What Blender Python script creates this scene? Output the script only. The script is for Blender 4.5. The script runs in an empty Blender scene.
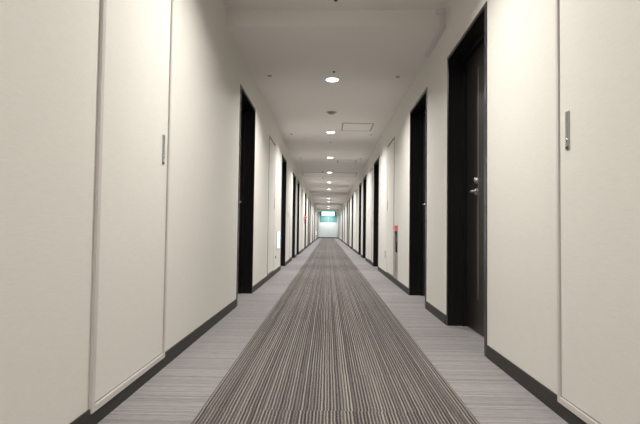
import bpy, bmesh, math, random
from mathutils import Matrix, Vector
random.seed(4)
sc = bpy.context.scene
COL = sc.collection
F, PIT, YAW, ROL, H = 490.2705, .0368, -.0164, -.0128, .7287
WL, WR = -.8535, .9383
Y0, Y1 = -5.0, 45.6
CN, CF, CB = 2.54, 2.42, 2.40          # near ceiling, far ceiling, first beam soffit
CX = .042

# ------------------------------------------------------------------ materials
def mat(name, col, rough=.5, metal=0., emis=None, estr=0., spec=.5, coat=0.):
    m = bpy.data.materials.new(name); m.use_nodes = True
    b = m.node_tree.nodes['Principled BSDF']
    b.inputs['Base Color'].default_value = (*col, 1)
    b.inputs['Roughness'].default_value = rough
    b.inputs['Metallic'].default_value = metal
    b.inputs['Specular IOR Level'].default_value = spec
    b.inputs['Coat Weight'].default_value = coat
    if emis:
        b.inputs['Emission Color'].default_value = (*emis, 1)
        b.inputs['Emission Strength'].default_value = estr
    return m

class NT:
    def __init__(s, m): s.t = m.node_tree; s.b = s.t.nodes['Principled BSDF']
    def n(s, typ, **kw):
        x = s.t.nodes.new(typ)
        for k, v in kw.items(): setattr(x, k, v)
        return x
    def l(s, a, b): s.t.links.new(a, b)
    def math(s, op, a, b=None):
        x = s.n('ShaderNodeMath', operation=op)
        for i, v in enumerate((a, b)):
            if v is None: continue
            if isinstance(v, (int, float)): x.inputs[i].default_value = v
            else: s.l(v, x.inputs[i])
        return x.outputs[0]
    def xyz(s):
        g = s.n('ShaderNodeNewGeometry'); q = s.n('ShaderNodeSeparateXYZ'); s.l(g.outputs['Position'], q.inputs[0]); return q.outputs
    def comb(s, x, y, z):
        c = s.n('ShaderNodeCombineXYZ')
        for i, v in enumerate((x, y, z)):
            if isinstance(v, (int, float)): c.inputs[i].default_value = v
            else: s.l(v, c.inputs[i])
        return c.outputs[0]
    def noise(s, vec, scale=1, detail=2):
        q = s.n('ShaderNodeTexNoise'); q.inputs['Scale'].default_value = scale; q.inputs['Detail'].default_value = detail
        s.l(vec, q.inputs['Vector']); return q.outputs['Fac']
    def ramp(s, fac, stops, interp='LINEAR'):
        r = s.n('ShaderNodeValToRGB'); r.color_ramp.interpolation = interp
        e = r.color_ramp.elements
        while len(e) > 1: e.remove(e[-1])
        e[0].position = stops[0][0]; e[0].color = (*stops[0][1], 1)
        for p, c in stops[1:]:
            k = e.new(p); k.color = (*c, 1)
        s.l(fac, r.inputs['Fac']); return r.outputs['Color']
    def bump(s, h, strength, dist):
        b = s.n('ShaderNodeBump'); b.inputs['Strength'].default_value = strength; b.inputs['Distance'].default_value = dist
        s.l(h, b.inputs['Height']); s.l(b.outputs[0], s.b.inputs['Normal'])

def wallpaper(name, c0, c1):
    m = mat(name, c0, .62, spec=.35); t = NT(m); x, y, z = t.xyz()
    v = t.comb(t.math('MULTIPLY', x, 14), t.math('MULTIPLY', y, 14), t.math('MULTIPLY', z, 170))
    n = t.noise(v, 1, 3)
    v2 = t.comb(t.math('MULTIPLY', x, 40), t.math('MULTIPLY', y, 60), t.math('MULTIPLY', z, 420))
    n2 = t.noise(v2, 1, 2)
    s = t.math('ADD', t.math('MULTIPLY', n, .6), t.math('MULTIPLY', n2, .4))
    t.l(t.ramp(s, [(.32, c0), (.68, c1)]), t.b.inputs['Base Color'])
    t.bump(s, .18, .001)
    return m
M_WALL = wallpaper('wallpaper', (.70, .678, .632), (.75, .728, .682))
M_CEIL = mat('ceiling_paper', (.83, .80, .765), .8, spec=.2)
t = NT(M_CEIL); g = t.xyz(); n = t.noise(t.comb(g[0], g[1], g[2]), 160, 2); t.bump(n, .15, .001)

# grey border carpet: fine streaks running across the corridor
M_FLOOR = mat('border_carpet', (.35, .32, .33), .95, spec=.1); t = NT(M_FLOOR); x, y, z = t.xyz()
row = t.math('FLOOR', t.math('MULTIPLY', y, 170))
w = t.n('ShaderNodeTexWhiteNoise', noise_dimensions='2D')
t.l(t.comb(row, t.math('FLOOR', t.math('DIVIDE', x, .5)), 0), w.inputs['Vector'])
nn = t.noise(t.comb(t.math('MULTIPLY', x, 16), t.math('MULTIPLY', y, 150), 0), 1, 3)
f2 = t.noise(t.comb(t.math('MULTIPLY', x, 330), t.math('MULTIPLY', y, 330), 0), 1, 1)
s = t.math('ADD', t.math('MULTIPLY', w.outputs['Value'], .20), t.math('ADD', t.math('MULTIPLY', nn, .34), t.math('MULTIPLY', f2, .46)))
t.l(t.ramp(s, [(.28, (.13, .12, .124)), (.5, (.257, .242, .247)), (.75, (.40, .381, .387))]), t.b.inputs['Base Color'])
t.bump(s, .5, .003)

# dark striped runner: stripes along the corridor, broken at every carpet tile
M_RUN = mat('striped_carpet', (.2, .18, .16), .95, spec=.1); t = NT(M_RUN); x, y, z = t.xyz()
tile = t.math('MULTIPLY', t.math('FLOOR', t.math('DIVIDE', y, .5)), .37)
wob = t.math('MULTIPLY', t.math('SUBTRACT', t.noise(t.comb(t.math('MULTIPLY', x, 60), t.math('MULTIPLY', y, 9), 0), 1, 2), .5), .004)
wt = t.n('ShaderNodeTexWhiteNoise', noise_dimensions='2D'); t.l(t.comb(tile, t.math('FLOOR', t.math('DIVIDE', t.math('ADD', x, .25), .5)), 0), wt.inputs['Vector'])
xs = t.math('ADD', t.math('ADD', x, t.math('MULTIPLY', wt.outputs['Value'], .005)), wob)
w = t.n('ShaderNodeTexWhiteNoise', noise_dimensions='2D'); t.l(t.comb(t.math('FLOOR', t.math('MULTIPLY', xs, 143)), 0, 0), w.inputs['Vector'])
w3 = t.n('ShaderNodeTexWhiteNoise', noise_dimensions='2D'); t.l(t.comb(t.math('FLOOR', t.math('MULTIPLY', xs, 191)), tile, 0), w3.inputs['Vector'])
alt = t.math('ABSOLUTE', t.math('SUBTRACT', t.math('FRACT', t.math('MULTIPLY', xs, 74)), .5))
f2 = t.noise(t.comb(t.math('MULTIPLY', x, 300), t.math('MULTIPLY', y, 160), 0), 1, 1)
s = t.math('ADD', t.math('ADD', t.math('MULTIPLY', w.outputs['Value'], .20), t.math('MULTIPLY', w3.outputs['Value'], .10)), t.math('ADD', t.math('MULTIPLY', alt, .9), t.math('MULTIPLY', f2, .75)))
t.l(t.ramp(s, [(.56, (.020, .016, .018)), (.72, (.066, .057, .058)), (.88, (.165, .148, .138)), (1.0, (.32, .292, .26))]), t.b.inputs['Base Color'])
t.bump(s, .6, .003)

M_BASE = mat('dark_vinyl', (.026, .023, .021), .6)
M_FRAME = mat('beige_metal', (.60, .56, .54), .38, .05)
M_LINE = mat('grey_outline', (.15, .142, .132), .6)
M_GAP = mat('dark_gap', (.06, .055, .05), .8)
M_JAMB = mat('dark_jamb', (.009, .0085, .009), .35, spec=.25)
M_TRIM = mat('bronze_trim', (.10, .098, .112), .26, .85)
M_LEAF = mat('dark_wood', (.018, .0145, .0135), .38); t = NT(M_LEAF); x, y, z = t.xyz()
n = t.noise(t.comb(t.math('MULTIPLY', x, 60), t.math('MULTIPLY', y, 60), t.math('MULTIPLY', z, 3)), 1, 4)
t.l(t.ramp(n, [(.3, (.012, .009, .008)), (.7, (.026, .021, .018))]), t.b.inputs['Base Color'])
M_STRIP = mat('bronze_inlay', (.34, .31, .28), .4, .5)
M_CHROME = mat('chrome', (.75, .74, .73), .18, 1.)
M_SATIN = mat('satin_steel', (.46, .46, .48), .33, .85)
M_STEEL = mat('stainless', (.55, .53, .53), .3, .9)
M_DARK = mat('black_plastic', (.02, .02, .022), .4)
M_WHITE = mat('white_plastic', (.62, .61, .58), .4)
M_GREY = mat('grey_plastic', (.34, .33, .31), .5)
M_DUCT = mat('grey_duct', (.68, .66, .675), .4)
M_RED = mat('red_sign', (.75, .05, .07), .4)
M_REDL = mat('red_lens', (.7, .03, .05), .25, emis=(1, .03, .06), estr=.5)
M_LENS = mat('lamp_lens', (.9, .9, .9), .4, emis=(1, .97, .93), estr=9)
M_NIGHT = mat('night_light_lens', (.8, .85, .9), .3, emis=(.55, .80, 1), estr=1.7)
M_SIGN = mat('sign_face', (.8, .95, .95), .4, emis=(.42, .95, 1.0), estr=2.0)
M_SIGNR = mat('sign_body', (.02, .22, .24), .4)
M_DOORW = mat('white_steel', (.80, .82, .81), .45)
M_TEAL = mat('teal_tint', (.20, .38, .375), .35)
for m_, sh in ((M_RUN, .20), (M_FLOOR, .11)):
    b_ = m_.node_tree.nodes['Principled BSDF']; b_.inputs['Sheen Weight'].default_value = sh; b_.inputs['Sheen Roughness'].default_value = .45; b_.inputs['Sheen Tint'].default_value = (1, .96, .92, 1)

# ------------------------------------------------------------------ mesh helpers
def bx(bm, x0, x1, y0, y1, z0, z1, bev=0):
    r = bmesh.ops.create_cube(bm, size=1)
    vs = r['verts']
    bmesh.ops.scale(bm, vec=(abs(x1-x0), abs(y1-y0), abs(z1-z0)), verts=vs)
    bmesh.ops.translate(bm, vec=((x0+x1)/2, (y0+y1)/2, (z0+z1)/2), verts=vs)
    if bev:
        es = list({e for v in vs for e in v.link_edges})
        bmesh.ops.bevel(bm, geom=es, offset=bev, segments=2, affect='EDGES', profile=.5)
def lathe(bm, prof, c=(0, 0, 0), n=32, axis='z'):
    rings = []
    for r, z in prof:
        ring = []
        for i in range(n if r > 1e-6 else 1):
            a = 2*math.pi*i/n
            p = (r*math.cos(a), r*math.sin(a), z)
            if axis == 'x': p = (p[2], p[0], p[1])
            ring.append(bm.verts.new((p[0]+c[0], p[1]+c[1], p[2]+c[2])))
        rings.append(ring)
    for a, b in zip(rings, rings[1:]):
        if len(a) == 1 and len(b) == 1: continue
        for i in range(n):
            j = (i+1) % n
            if len(a) == 1: bm.faces.new((a[0], b[i], b[j]))
            elif len(b) == 1: bm.faces.new((a[i], b[0], a[j]))
            else: bm.faces.new((a[i], b[i], b[j], a[j]))
    bmesh.ops.recalc_face_normals(bm, faces=bm.faces)
def tube(bm, pts, r, n=10):
    pts = [Vector(p) for p in pts]; rings = []
    for i, p in enumerate(pts):
        d = (pts[min(i+1, len(pts)-1)] - pts[max(i-1, 0)]).normalized()
        u = d.orthogonal().normalized() if i == 0 else (u - d*u.dot(d)).normalized()
        v = d.cross(u)
        rings.append([bm.verts.new(p + (u*math.cos(2*math.pi*k/n) + v*math.sin(2*math.pi*k/n))*r) for k in range(n)])
    for a, b in zip(rings, rings[1:]):
        for k in range(n): bm.faces.new((a[k], b[k], b[(k+1) % n], a[(k+1) % n]))
    bm.faces.new(rings[0][::-1]); bm.faces.new(rings[-1])
    bmesh.ops.recalc_face_normals(bm, faces=bm.faces)
def obj(name, bm, m, parent=None, smooth=False):
    me = bpy.data.meshes.new(name); bm.to_mesh(me); bm.free()
    me.materials.append(m)
    if smooth:
        for p in me.polygons: p.use_smooth = True
    o = bpy.data.objects.new(name, me); COL.objects.link(o)
    if parent: o.parent = parent
    return o
def BM(*boxes):
    bm = bmesh.new()
    for b in boxes: bx(bm, *b)
    return bm
def thing(name, loc, label, cat, group=None, kind=None):
    o = bpy.data.objects.new(name, None); o.empty_display_size = .1; COL.objects.link(o); o.location = loc
    return tag(o, label, cat, group, kind)
def tag(o, label, cat, group=None, kind=None):
    o['label'] = label; o['category'] = cat
    if group: o['group'] = group
    if kind: o['kind'] = kind
    return o
def dup(root, loc, label, name=None):
    r = root.copy(); COL.objects.link(r); r.location = loc; r['label'] = label
    if name: r.name = name
    for ch in list(root.children):
        c = ch.copy(); COL.objects.link(c); c.parent = r
        for gch in list(ch.children):
            d = gch.copy(); COL.objects.link(d); d.parent = c
    return r
ORD = ['first', 'second', 'third', 'fourth', 'fifth', 'sixth', 'seventh', 'eighth', 'ninth', 'tenth', 'eleventh', 'twelfth', 'thirteenth', 'fourteenth', 'fifteenth', 'sixteenth']

# ------------------------------------------------------------------ layout
DW, DH = .95, 2.1
R_DOORS = [2.91, 4.68, 9.10, 12.10, 13.87, 18.28, 21.28, 23.05, 27.46, 30.46, 32.2, 36.6, 39.6, 41.4]
L_DOORS = [4.63, 8.90, 11.76, 13.50, 18.05, 20.9, 22.7, 27.1, 30.0, 31.8, 36.2, 39.1, 40.9]
NICHE = (6.59, 6.87, .085, .80)
T = .28
def wall(name, side, doors, niches=()):
    ops = sorted([(d, d+DW, 0, DH) for d in doors] + list(niches))
    X0, X1 = (WR, WR+T) if side > 0 else (WL-T, WL)
    bm = bmesh.new(); y = Y0; top = 2.7
    for a, b, z0, z1 in ops:
        bx(bm, X0, X1, y, a, 0, top)
        bx(bm, X0, X1, a, b, z1, top)
        if z0 > 0:
            bx(bm, X0, X1, a, b, 0, z0)
        if z0 > 0:
            xb = (X1-.04, X1) if side > 0 else (X0, X0+.04)
            bx(bm, *xb, a, b, z0, z1)
        y = b
    bx(bm, X0, X1, y, Y1, 0, top)
    o = obj(name, bm, M_WALL)
    return tag(o, 'long cream textured wall on the %s of the corridor' % ('right' if side > 0 else 'left'), 'wall', kind='structure')
wall('wall_right', 1, R_DOORS, [NICHE]); wall('wall_left', -1, L_DOORS)
tag(obj('wall_front', BM((WL-T, WR+T, Y1, Y1+.15, 0, 2.7)), M_WALL), 'pale end wall far down the corridor behind the exit sign', 'wall', kind='structure')
tag(obj('wall_back', BM((WL-T, WR+T, Y0-.15, Y0, 0, 2.7)), M_WALL), 'cream end wall behind the camera', 'wall', kind='structure')
tag(obj('floor', BM((WL-T, WR+T, Y0-.15, Y1+.15, -.12, 0)), M_FLOOR), 'light grey finely streaked carpet along both walls', 'floor', kind='structure')
cb = [(WL, WR, Y0, 3.97, CN, 2.7), (WL, WR, 3.97, 4.60, CB, 2.7), (WL, WR, 4.60, Y1, CF, 2.7)]
for yb in (21.85, 30.85, 39.6): cb.append((WL, WR, yb, yb+.6, CF-.10, CF+.01))
tag(obj('ceiling', BM(*cb), M_CEIL), 'off white stepped ceiling with shallow cross beams', 'ceiling', kind='structure')
tag(obj('carpet_runner', BM((-.50, .585, Y0+.02, Y1-1.3, 0, .003)), M_RUN), 'dark brown striped runner carpet down the middle of the corridor', 'carpet')

def base(name, side, doors):
    bm = bmesh.new(); y = Y0
    x = (WR-.007, WR) if side > 0 else (WL, WL+.007)
    for d in doors:
        bx(bm, *x, y, d-.018, 0, .073); y = d+DW+.018
    bx(bm, *x, y, Y1, 0, .073)
    tag(obj(name, bm, M_BASE), 'dark skirting strip along the foot of the %s wall' % ('right' if side > 0 else 'left'), 'baseboard', kind='structure')
base('baseboard_right', 1, R_DOORS); base('baseboard_left', -1, L_DOORS)
tag(obj('baseboard_front', BM((WL+.01, WR-.01, Y1-.05, Y1, 0, .07)), M_BASE), 'dark threshold strip at the foot of the far white double door', 'baseboard', kind='structure')

# ------------------------------------------------------------------ room doors
def room_door(side, name, label):
    """base at the near bottom corner of the opening, on the wall plane; +x*side goes into the wall"""
    r = thing(name, (0, 0, 0), label, 'door', 'dark room doors along the corridor', 'structure')
    def X(a, b): return (min(a*side, b*side), max(a*side, b*side))
    rv = .145
    fb = bmesh.new()
    bx(fb, *X(.0, rv+.05), 0, .030, 0, DH)                     # near jamb
    bx(fb, *X(.0, rv+.05), DW-.012, DW, 0, DH)                 # far jamb
    bx(fb, *X(.0, rv+.05), .030, DW-.012, DH-.012, DH)         # head
    bx(fb, *X(rv-.035, rv-.002), DW-.030, DW-.012, 0, DH-.012)   # door stops
    bx(fb, *X(rv-.035, rv-.002), .030, .045, 0, DH-.012)
    bx(fb, *X(rv-.035, rv-.002), .045, DW-.030, DH-.030, DH-.012)
    f = obj('door_frame', fb, M_JAMB, r)
    tb = bmesh.new()
    bx(tb, *X(-.0065, .004), -.006, .032, 0, DH+.014, .004)
    bx(tb, *X(-.0065, .004), DW-.014, DW+.008, 0, DH+.014, .004)
    bx(tb, *X(-.0065, .004), .032, DW-.014, DH-.008, DH+.014, .004)
    obj('frame_trim', tb, M_TRIM, r)
    lf = obj('door_leaf', BM((*X(rv, rv+.045), .032, DW-.014, .008, DH-.014, .001)), M_LEAF, r)
    obj('inlay_strip', BM((*X(rv-.002, rv+.001), .638, .647, .24, 1.93)), M_STRIP, lf)
    hb = bmesh.new(); x = (rv-.008)*side
    lathe(hb, [(0, -.008*side), (.024, -.008*side), (.026, 0), (.026, .008*side)], (x, .665, 1.02), 20, 'x')
    tube(hb, [(x, .665, 1.02), (x-.03*side, .665, 1.02), (x-.040*side, .655, 1.02), (x-.042*side, .635, 1.02), (x-.040*side, .535, 1.018)], .0095)
    obj('lever_handle', hb, M_SATIN, lf, True)
    kb = bmesh.new()
    lathe(kb, [(0, -.014*side), (.014, -.014*side), (.022, -.004*side), (.024, .008*side)], (x, .665, 1.105), 20, 'x')
    obj('lock_cylinder', kb, M_SATIN, lf, True)
    return r
def ordl(i): return ORD[i]
n = 1
pr = pl = None
for side, ds in ((1, R_DOORS), (-1, L_DOORS)):
    sn = 'right' if side > 0 else 'left'
    wx = WR if side > 0 else WL
    for i, d in enumerate(ds):
        if i == 0 and side > 0: lab = 'nearest dark room door on the right, its chrome lever and narrow inlay strip in view'
        elif i == 0: lab = 'nearest dark room door on the left, a tall black recess with glossy trim'
        elif i == len(ds)-1: lab = 'farthest black room door on the %s, next to the end wall' % sn
        else: lab = '%s black recessed room door from the camera along the %s wall' % (ordl(i), sn)
        if i == 0:
            p = room_door(side, 'door_%d' % n, lab); p.location = (wx, d, 0); proto = p
        else: dup(proto, (wx, d, 0), lab, 'door_%d' % n)
        n += 1

# far double door
dd = thing('door_%d' % n, (CX, Y1, 0), 'white double door closing the far end of the corridor under the exit sign', 'door', None, 'structure')
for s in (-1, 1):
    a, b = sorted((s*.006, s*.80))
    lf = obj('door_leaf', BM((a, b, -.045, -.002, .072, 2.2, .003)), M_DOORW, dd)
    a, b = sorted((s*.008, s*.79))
    obj('teal_panel', BM((a, b, -.052, -.044, 1.46, 2.16, .002)), M_TEAL, lf)  # teal tint put into the colour of an added upper panel
obj('door_frame', BM((-.86, -.805, -.06, 0, .072, 2.27), (.805, .86, -.06, 0, .072, 2.27), (-.805, .805, -.06, 0, 2.205, 2.27)), M_DOORW, dd)

# ------------------------------------------------------------------ service panels
def panel(side, w, label, pr=.013, fw=.024):
    r = thing('service_panel', (0, 0, 0), label, 'panel', 'flush service panels in the corridor walls')
    def X(a, b): return (min(a*side, b*side), max(a*side, b*side))
    z0, z1 = .056, 2.08; gp = .003 if pr > .01 else .001; lo = .005 if pr > .01 else .0025
    fb = bmesh.new()
    bx(fb, *X(-pr, 0), 0, fw, z0, z1, .0015); bx(fb, *X(-pr, 0), w-fw*.7, w, z0, z1, .0015)
    bx(fb, *X(-pr, 0), fw, w-fw*.7, z0, z0+fw*1.0, .0015); bx(fb, *X(-pr, 0), fw, w-fw*.7, z1-fw, z1, .0015)
    obj('frame', fb, M_FRAME if pr > .01 else M_LINE, r)
    obj('reveal_gap', BM((*X(-.0015, 0), fw, w-fw*.7, z0+fw*1.0, z1-fw)), M_GAP, r)
    lf = obj('leaf', BM((*X(-lo, -.0015), fw+gp, w-fw*.7-gp, z0+fw*1.0+gp+.001, z1-fw-gp, .001)), M_WALL, r)
    y = w-.100 if pr > .01 else w-.06
    hp = obj('handle', BM((*X(-.0095, -lo), y, y+.028, 1.055, 1.205, .001)), M_SATIN, lf)
    kb = bmesh.new()
    lathe(kb, [(0, -.003*side), (.006, -.003*side), (.0075, 0)], (-.0095*side, y+.014, 1.092), 14, 'x')
    obj('keyhole', kb, M_CHROME, hp, True)
    obj('latch', BM((*X(-.0112, -.0095), y+.003, y+.025, 1.057, 1.066)), M_DARK, hp)
    return r
for side, wx, ys in ((-1, WL, [1.775, 6.96, 10.93, 16.1, 20.08, 25.25]), (1, WR, [1.207, 6.98, 10.45, 16.13, 19.9, 25.28])):
    sn = 'left' if side < 0 else 'right'
    for i, y in enumerate(ys):
        lab = {0: 'large cream service panel nearest the camera in the %s wall, with steel pull' % sn,
               1: 'thinly outlined cream service panel beyond the %s door on the %s' % ('first' if side < 0 else 'second', sn)}.get(
               i, '%s cream service panel from the camera, flush in the %s wall' % (ORD[i], sn))
        if i == 0: p = panel(side, .795, lab); p.location = (wx, y, 0)
        elif i == 1: p = panel(side, .795, lab, .0022, .034); p.location = (wx, y, 0); proto = p
        else: dup(proto, (wx, y, 0), lab)

# ------------------------------------------------------------------ downlights
def downlight(z):
    r = thing('downlight', (CX-.01, 5.45, z), '', 'ceiling light', 'round downlights in a row along the ceiling')
    bm = bmesh.new(); lathe(bm, [(.070, 0), (.084, 0), (.084, -.003), (.078, -.006), (.070, -.005), (.070, 0)])
    obj('trim_ring', bm, M_WHITE, r, True)
    bm = bmesh.new(); lathe(bm, [(.0, -.016), (.03, -.014), (.055, -.009), (.070, -.002)])
    obj('lens', bm, M_LENS, r, True)
    return r
LY = [5.45+2.955*k for k in range(-3, 13)] + [44.85]
proto = None
def lamp(r, k, power, col):
    ld = bpy.data.lights.new('lamp', 'AREA'); ld.shape = 'DISK'; ld.size = .13; ld.energy = power; ld.color = col; ld.spread = math.radians(147)
    lo = bpy.data.objects.new('lamp', ld); COL.objects.link(lo); lo.parent = r; lo.location = (0, 0, -.018)
names = ['brightest and largest round downlight, beyond the near ceiling beam',
         'second lit downlight, level with the near ceiling hatch']
vis = 0
for k, y in enumerate(LY):
    z = CN if y < 3.97 else CF
    if y < 3.97: lab = ['ceiling downlight farthest behind the camera', 'ceiling downlight just behind the camera', 'downlight above the top of the frame, before the beam'][k]
    else:
        if vis < 2: lab = names[vis]
        elif k == len(LY)-1: lab = 'added unseen cool white downlight brightening the end door behind the exit sign'
        elif k in (9, 12, 15): lab = 'downlight tucked out of sight just past the %s far ceiling beam' % ORD[(k-9)//3]; vis -= 1
        else: lab = '%s round downlight beyond the near beam, one of the shrinking row' % ORD[vis]
        vis += 1
    if proto is None: r = proto = downlight(z); r.location = (CX-.012, y, z); r['label'] = lab
    else: r = dup(proto, (CX-.012, y, z), lab)
protolamps = [o for o in COL.objects if o.name.startswith('downlight')]
protolamps.sort(key=lambda o: o.location.y)
for k, r in enumerate(protolamps):
    f = min(1, max(0, (r.location.y-2)/12))
    col = (1, .972+.028*f, .915+.075*f)
    if k == len(protolamps)-1: col = (.93, 1, 1)  # last one is an added unseen lamp, cool, brightening the end door
    lamp(r, k, (31.5 if k < len(protolamps)-1 else 21)*(1+.36*f), col)

# ------------------------------------------------------------------ small ceiling fittings
def cap(x, y, z, r0, h, m, name, label, cat, group=None):
    bm = bmesh.new(); lathe(bm, [(r0*.0, -h), (r0*.6, -h*.95), (r0*.9, -h*.5), (r0, -.001), (r0, 0)], n=24)
    o = obj(name, bm, m, None, True); o.location = (x, y, z)
    return tag(o, label, cat, group)
for k, y in enumerate((5.33, 8.60, 11.47)):
    for s in (-1, 1):
        cap(CX+s*.705, y, CF, .024, .012, M_GREY, 'ceiling_disc', '%s small sprinkler cap on the %s of the ceiling, counted past the beam' % (ORD[k], 'right' if s > 0 else 'left'), 'sprinkler', 'sprinkler caps in pairs on the ceiling')
cap(.044, 5.17, CF, .013, .014, M_DARK, 'ceiling_sensor', 'tiny dark sensor dot just in front of the brightest downlight', 'sensor')
cap(.032, 9.38, CF, .016, .012, M_DARK, 'ceiling_sensor', 'tiny dark sensor dot between the second and third downlights', 'sensor')
cap(-.176, 14.05, CF, .02, .02, M_DARK, 'ceiling_sensor', 'tiny dark sensor left of the fourth downlight, at the wide hatch', 'sensor')
cap(-.19, 15.75, CF, .02, .02, M_DARK, 'ceiling_sensor', 'tiny dark sensor beyond the wide ceiling hatch', 'sensor')
cap(.67, 16.7, CF, .02, .02, M_GREY, 'ceiling_sensor', 'small grey sensor on the right of the ceiling past the wide hatch', 'sensor')
d = thing('smoke_detector', (.036, 6.98, CF), 'round flat smoke detector between the first two downlights', 'detector')
bm = bmesh.new(); lathe(bm, [(0, -.006), (.07, -.006), (.074, -.002), (.074, 0)]); obj('base_plate', bm, M_GREY, d, True)
bm = bmesh.new(); lathe(bm, [(0, -.030), (.03, -.029), (.046, -.022), (.052, -.006)]); obj('sensor_head', bm, M_GREY, d, True)
d = thing('fire_sprinkler', (.04, 3.76, CN), 'dark sprinkler head at the top edge of the picture, before the beam', 'sprinkler')
bm = bmesh.new(); lathe(bm, [(0, -.006), (.016, -.005), (.02, -.001), (.02, 0)]); obj('cover_plate', bm, M_GREY, d, True)
bm = bmesh.new(); lathe(bm, [(0, -.026), (.014, -.025), (.014, -.022), (.006, -.018), (.006, -.006)]); obj('nozzle', bm, M_DARK, d, True)

def hatch(x0, x1, y0, y1, label, fw=.012, sw=.022):
    r = thing('ceiling_hatch', ((x0+x1)/2, (y0+y1)/2, CF), label, 'hatch', 'access hatches in the ceiling')
    a, b = (x1-x0)/2, (y1-y0)/2
    obj('frame', BM((-a, -a+sw, -b, b, -.005, 0), (a-sw, a, -b, b, -.005, 0), (-a+sw, a-sw, -b, -b+fw*1.6, -.005, 0), (-a+sw, a-sw, b-fw*1.6, b, -.005, 0)), M_GREY, r)
    obj('hatch_panel', BM((-a+sw+.002, a-sw-.002, -b+fw*1.6+.002, b-fw*1.6-.002, -.0035, 0)), M_CEIL, r)
hatch(.205, .71, 7.67, 8.27, 'near ceiling hatch outlined in grey, right of the second downlight')
hatch(.21, .68, 11.72, 12.25, 'small ceiling hatch right of and beyond the third downlight', .004)
hatch(-.80, .86, 14.32, 15.35, 'wide ceiling hatch spanning the corridor beyond the fourth downlight', .02)

# cable duct at the right end of the near beam
d = thing('cable_duct', (WR, 3.97, CB), 'grey cable duct bent around the near ceiling beam at the right wall', 'duct')
obj('duct_run', BM((-.046, -.001, -.028, .625, -.024, -.001, .003)), M_DUCT, d)
obj('duct_riser', BM((-.046, -.001, -.028, -.001, 0, .10, .003)), M_DUCT, d)
obj('duct_elbow', BM((-.075, -.001, -.034, -.001, .10, .139, .004)), M_DUCT, d)

# ------------------------------------------------------------------ fire extinguisher niche, right wall
ya, yb, za, zb = NICHE
d = thing('extinguisher_box', (WR, (ya+yb)/2, za), 'narrow recessed steel extinguisher box in right wall, red header on top', 'extinguisher box')
hw = (yb-ya)/2; hh = zb-za; dp = .17
obj('liner', BM((.0, dp, -hw, -hw+.004, 0, hh), (.0, dp, hw-.004, hw, 0, hh), (.0, dp, -hw+.004, hw-.004, 0, .004), (.0, dp, -hw+.004, hw-.004, hh-.004, hh), (dp-.004, dp, -hw+.004, hw-.004, .004, hh-.004)), M_STEEL, d)
obj('frame', BM((-.006, 0, -hw-.008, -hw+.001, -.008, hh), (-.006, 0, hw-.001, hw+.008, -.008, hh), (-.006, 0, -hw+.001, hw-.001, -.008, .001)), M_STEEL, d)
obj('header_sign', BM((-.008, .0, -hw, hw, hh-.075, hh+.004, .001)), M_RED, d)
obj('lower_door', BM((-.003, .004, -hw+.006, hw-.006, .004, .35, .001)), M_STEEL, d)
e = thing('fire_extinguisher', (WR+.085, (ya+yb)/2+.01, za+.004), 'grey fire extinguisher with black hose inside the steel box, right wall', 'fire extinguisher')
bm = bmesh.new(); lathe(bm, [(0, 0), (.058, 0), (.06, .01), (.06, .40), (.05, .44), (.02, .47), (.018, .50), (0, .50)]); obj('cylinder', bm, M_STEEL, e, True)
obj('lever', BM((-.012, .012, -.07, .04, .515, .525, .002), (-.012, .012, -.06, .03, .54, .55, .002), (-.012, .012, -.01, .02, .498, .55, .002)), M_DARK, e)
bm = bmesh.new(); tube(bm, [(0, .02, .51), (-.03, .07, .53), (-.062, .085, .48), (-.070, .08, .38), (-.070, .075, .28), (-.068, .07, .18)], .011); obj('hose', bm, M_DARK, e, True)

tag(obj('outlet_plate', BM((WR-.008, WR, 8.0, 8.08, .29, .41, .002)), M_WHITE), 'small pale socket plate low on the right wall past the service panel', 'socket')
tag(obj('outlet_plate', BM((WL, WL+.010, 8.02, 8.07, .255, .30, .002)), M_GREY), 'tiny grey plate below the bright night light on the left wall', 'socket')
tag(obj('wall_switch', BM((WL, WL+.010, 10.45, 10.52, .98, 1.08, .002)), M_WHITE), 'small switch plate between the second and third doors on the left', 'switch')

# night lights on the left wall
def night(y, lab):
    r = thing('night_light', (WL, y, .40), lab, 'wall light', 'bluish night lights low on the left wall')
    obj('housing', BM((0, .012, -.17, .17, 0, .30, .004)), M_WHITE, r)
    obj('lens', BM((.012, .022, -.15, .15, .015, .285, .004)), M_NIGHT, r)
    return r
r0 = night(8.38, 'bright bluish white night light low on the left wall before the second door')
dup(r0, (WL, 35.6, .36), 'far bright night light low on the left wall near the corridor end')

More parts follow.
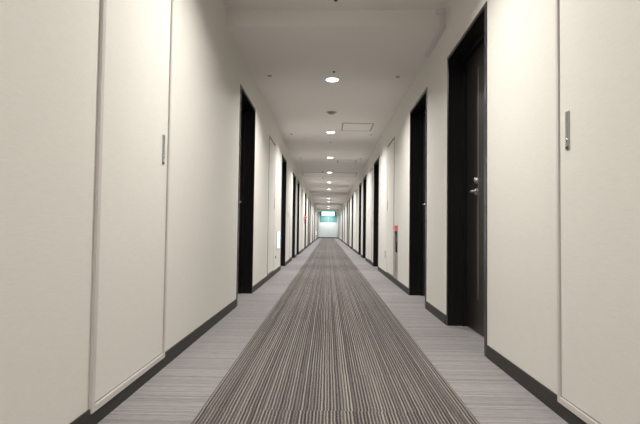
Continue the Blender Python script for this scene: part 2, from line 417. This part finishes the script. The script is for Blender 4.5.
# fire alarm on the left wall
d = thing('fire_alarm', (WL, 17.55, 1.0), 'red fire alarm lamp sticking out of the left wall far down', 'alarm')
obj('call_plate', BM((0, .02, -.06, .06, -.04, .25, .004)), M_GREY, d)
bm = bmesh.new(); lathe(bm, [(.055, .02), (.055, .03), (.05, .06), (.035, .085), (0, .10)], (0, 0, .175), 24, 'x'); obj('alarm_lamp', bm, M_REDL, d, True)
bm = bmesh.new(); lathe(bm, [(.035, .02), (.032, .028), (0, .03)], (0, 0, .03), 20, 'x'); obj('push_button', bm, M_RED, d, True)

# exit sign
d = thing('exit_sign', (CX-.03, 44.0, CF), 'glowing pale cyan emergency exit sign hanging at the corridor end', 'sign')
obj('housing', BM((-.70, .70, -.05, .05, -.42, -.02, .008)), M_SIGNR, d)
obj('front_face', BM((-.58, .58, -.056, -.05, -.40, -.04, .002)), M_SIGN, d)
obj('back_face', BM((-.58, .58, .05, .056, -.40, -.04, .002)), M_DOORW, d)
obj('hanger', BM((-.30, -.28, -.01, .01, -.02, 0)), M_SIGNR, d)
obj('hanger', BM((.28, .30, -.01, .01, -.02, 0)), M_SIGNR, d)

# ------------------------------------------------------------------ world, camera
w = bpy.data.worlds.new('w'); sc.world = w; w.use_nodes = True
w.node_tree.nodes['Background'].inputs[0].default_value = (.02, .02, .02, 1)

def ray(px, py):
    u, v = px-320, 212-py
    c, s = math.cos(-ROL), math.sin(-ROL); u, v = c*u-s*v, s*u+c*v
    x, y, z = u/F, 1., v/F
    c, s = math.cos(-PIT), math.sin(-PIT); y, z = c*y+s*z, -s*y+c*z
    c, s = math.cos(-YAW), math.sin(-YAW); x, y = c*x-s*y, s*x+c*y
    return Vector((x, y, z))
fw = ray(320, 212).normalized(); rt = (ray(420, 212)-ray(320, 212)).normalized(); up = rt.cross(fw).normalized()
mw = Matrix((rt, up, -fw)).transposed().to_4x4(); mw.translation = (0, 0, H)
cd = bpy.data.cameras.new('camera'); cam = bpy.data.objects.new('camera', cd); COL.objects.link(cam)
cam.matrix_world = mw; cd.lens = F/640*36; cd.sensor_width = 36; cd.clip_start = .02; cd.clip_end = 200
sc.camera = cam
sc.view_settings.view_transform = 'Standard'; sc.view_settings.look = 'None'
sc.view_settings.gamma = 1; sc.view_settings.exposure = .09; sc.view_settings.use_curve_mapping = False
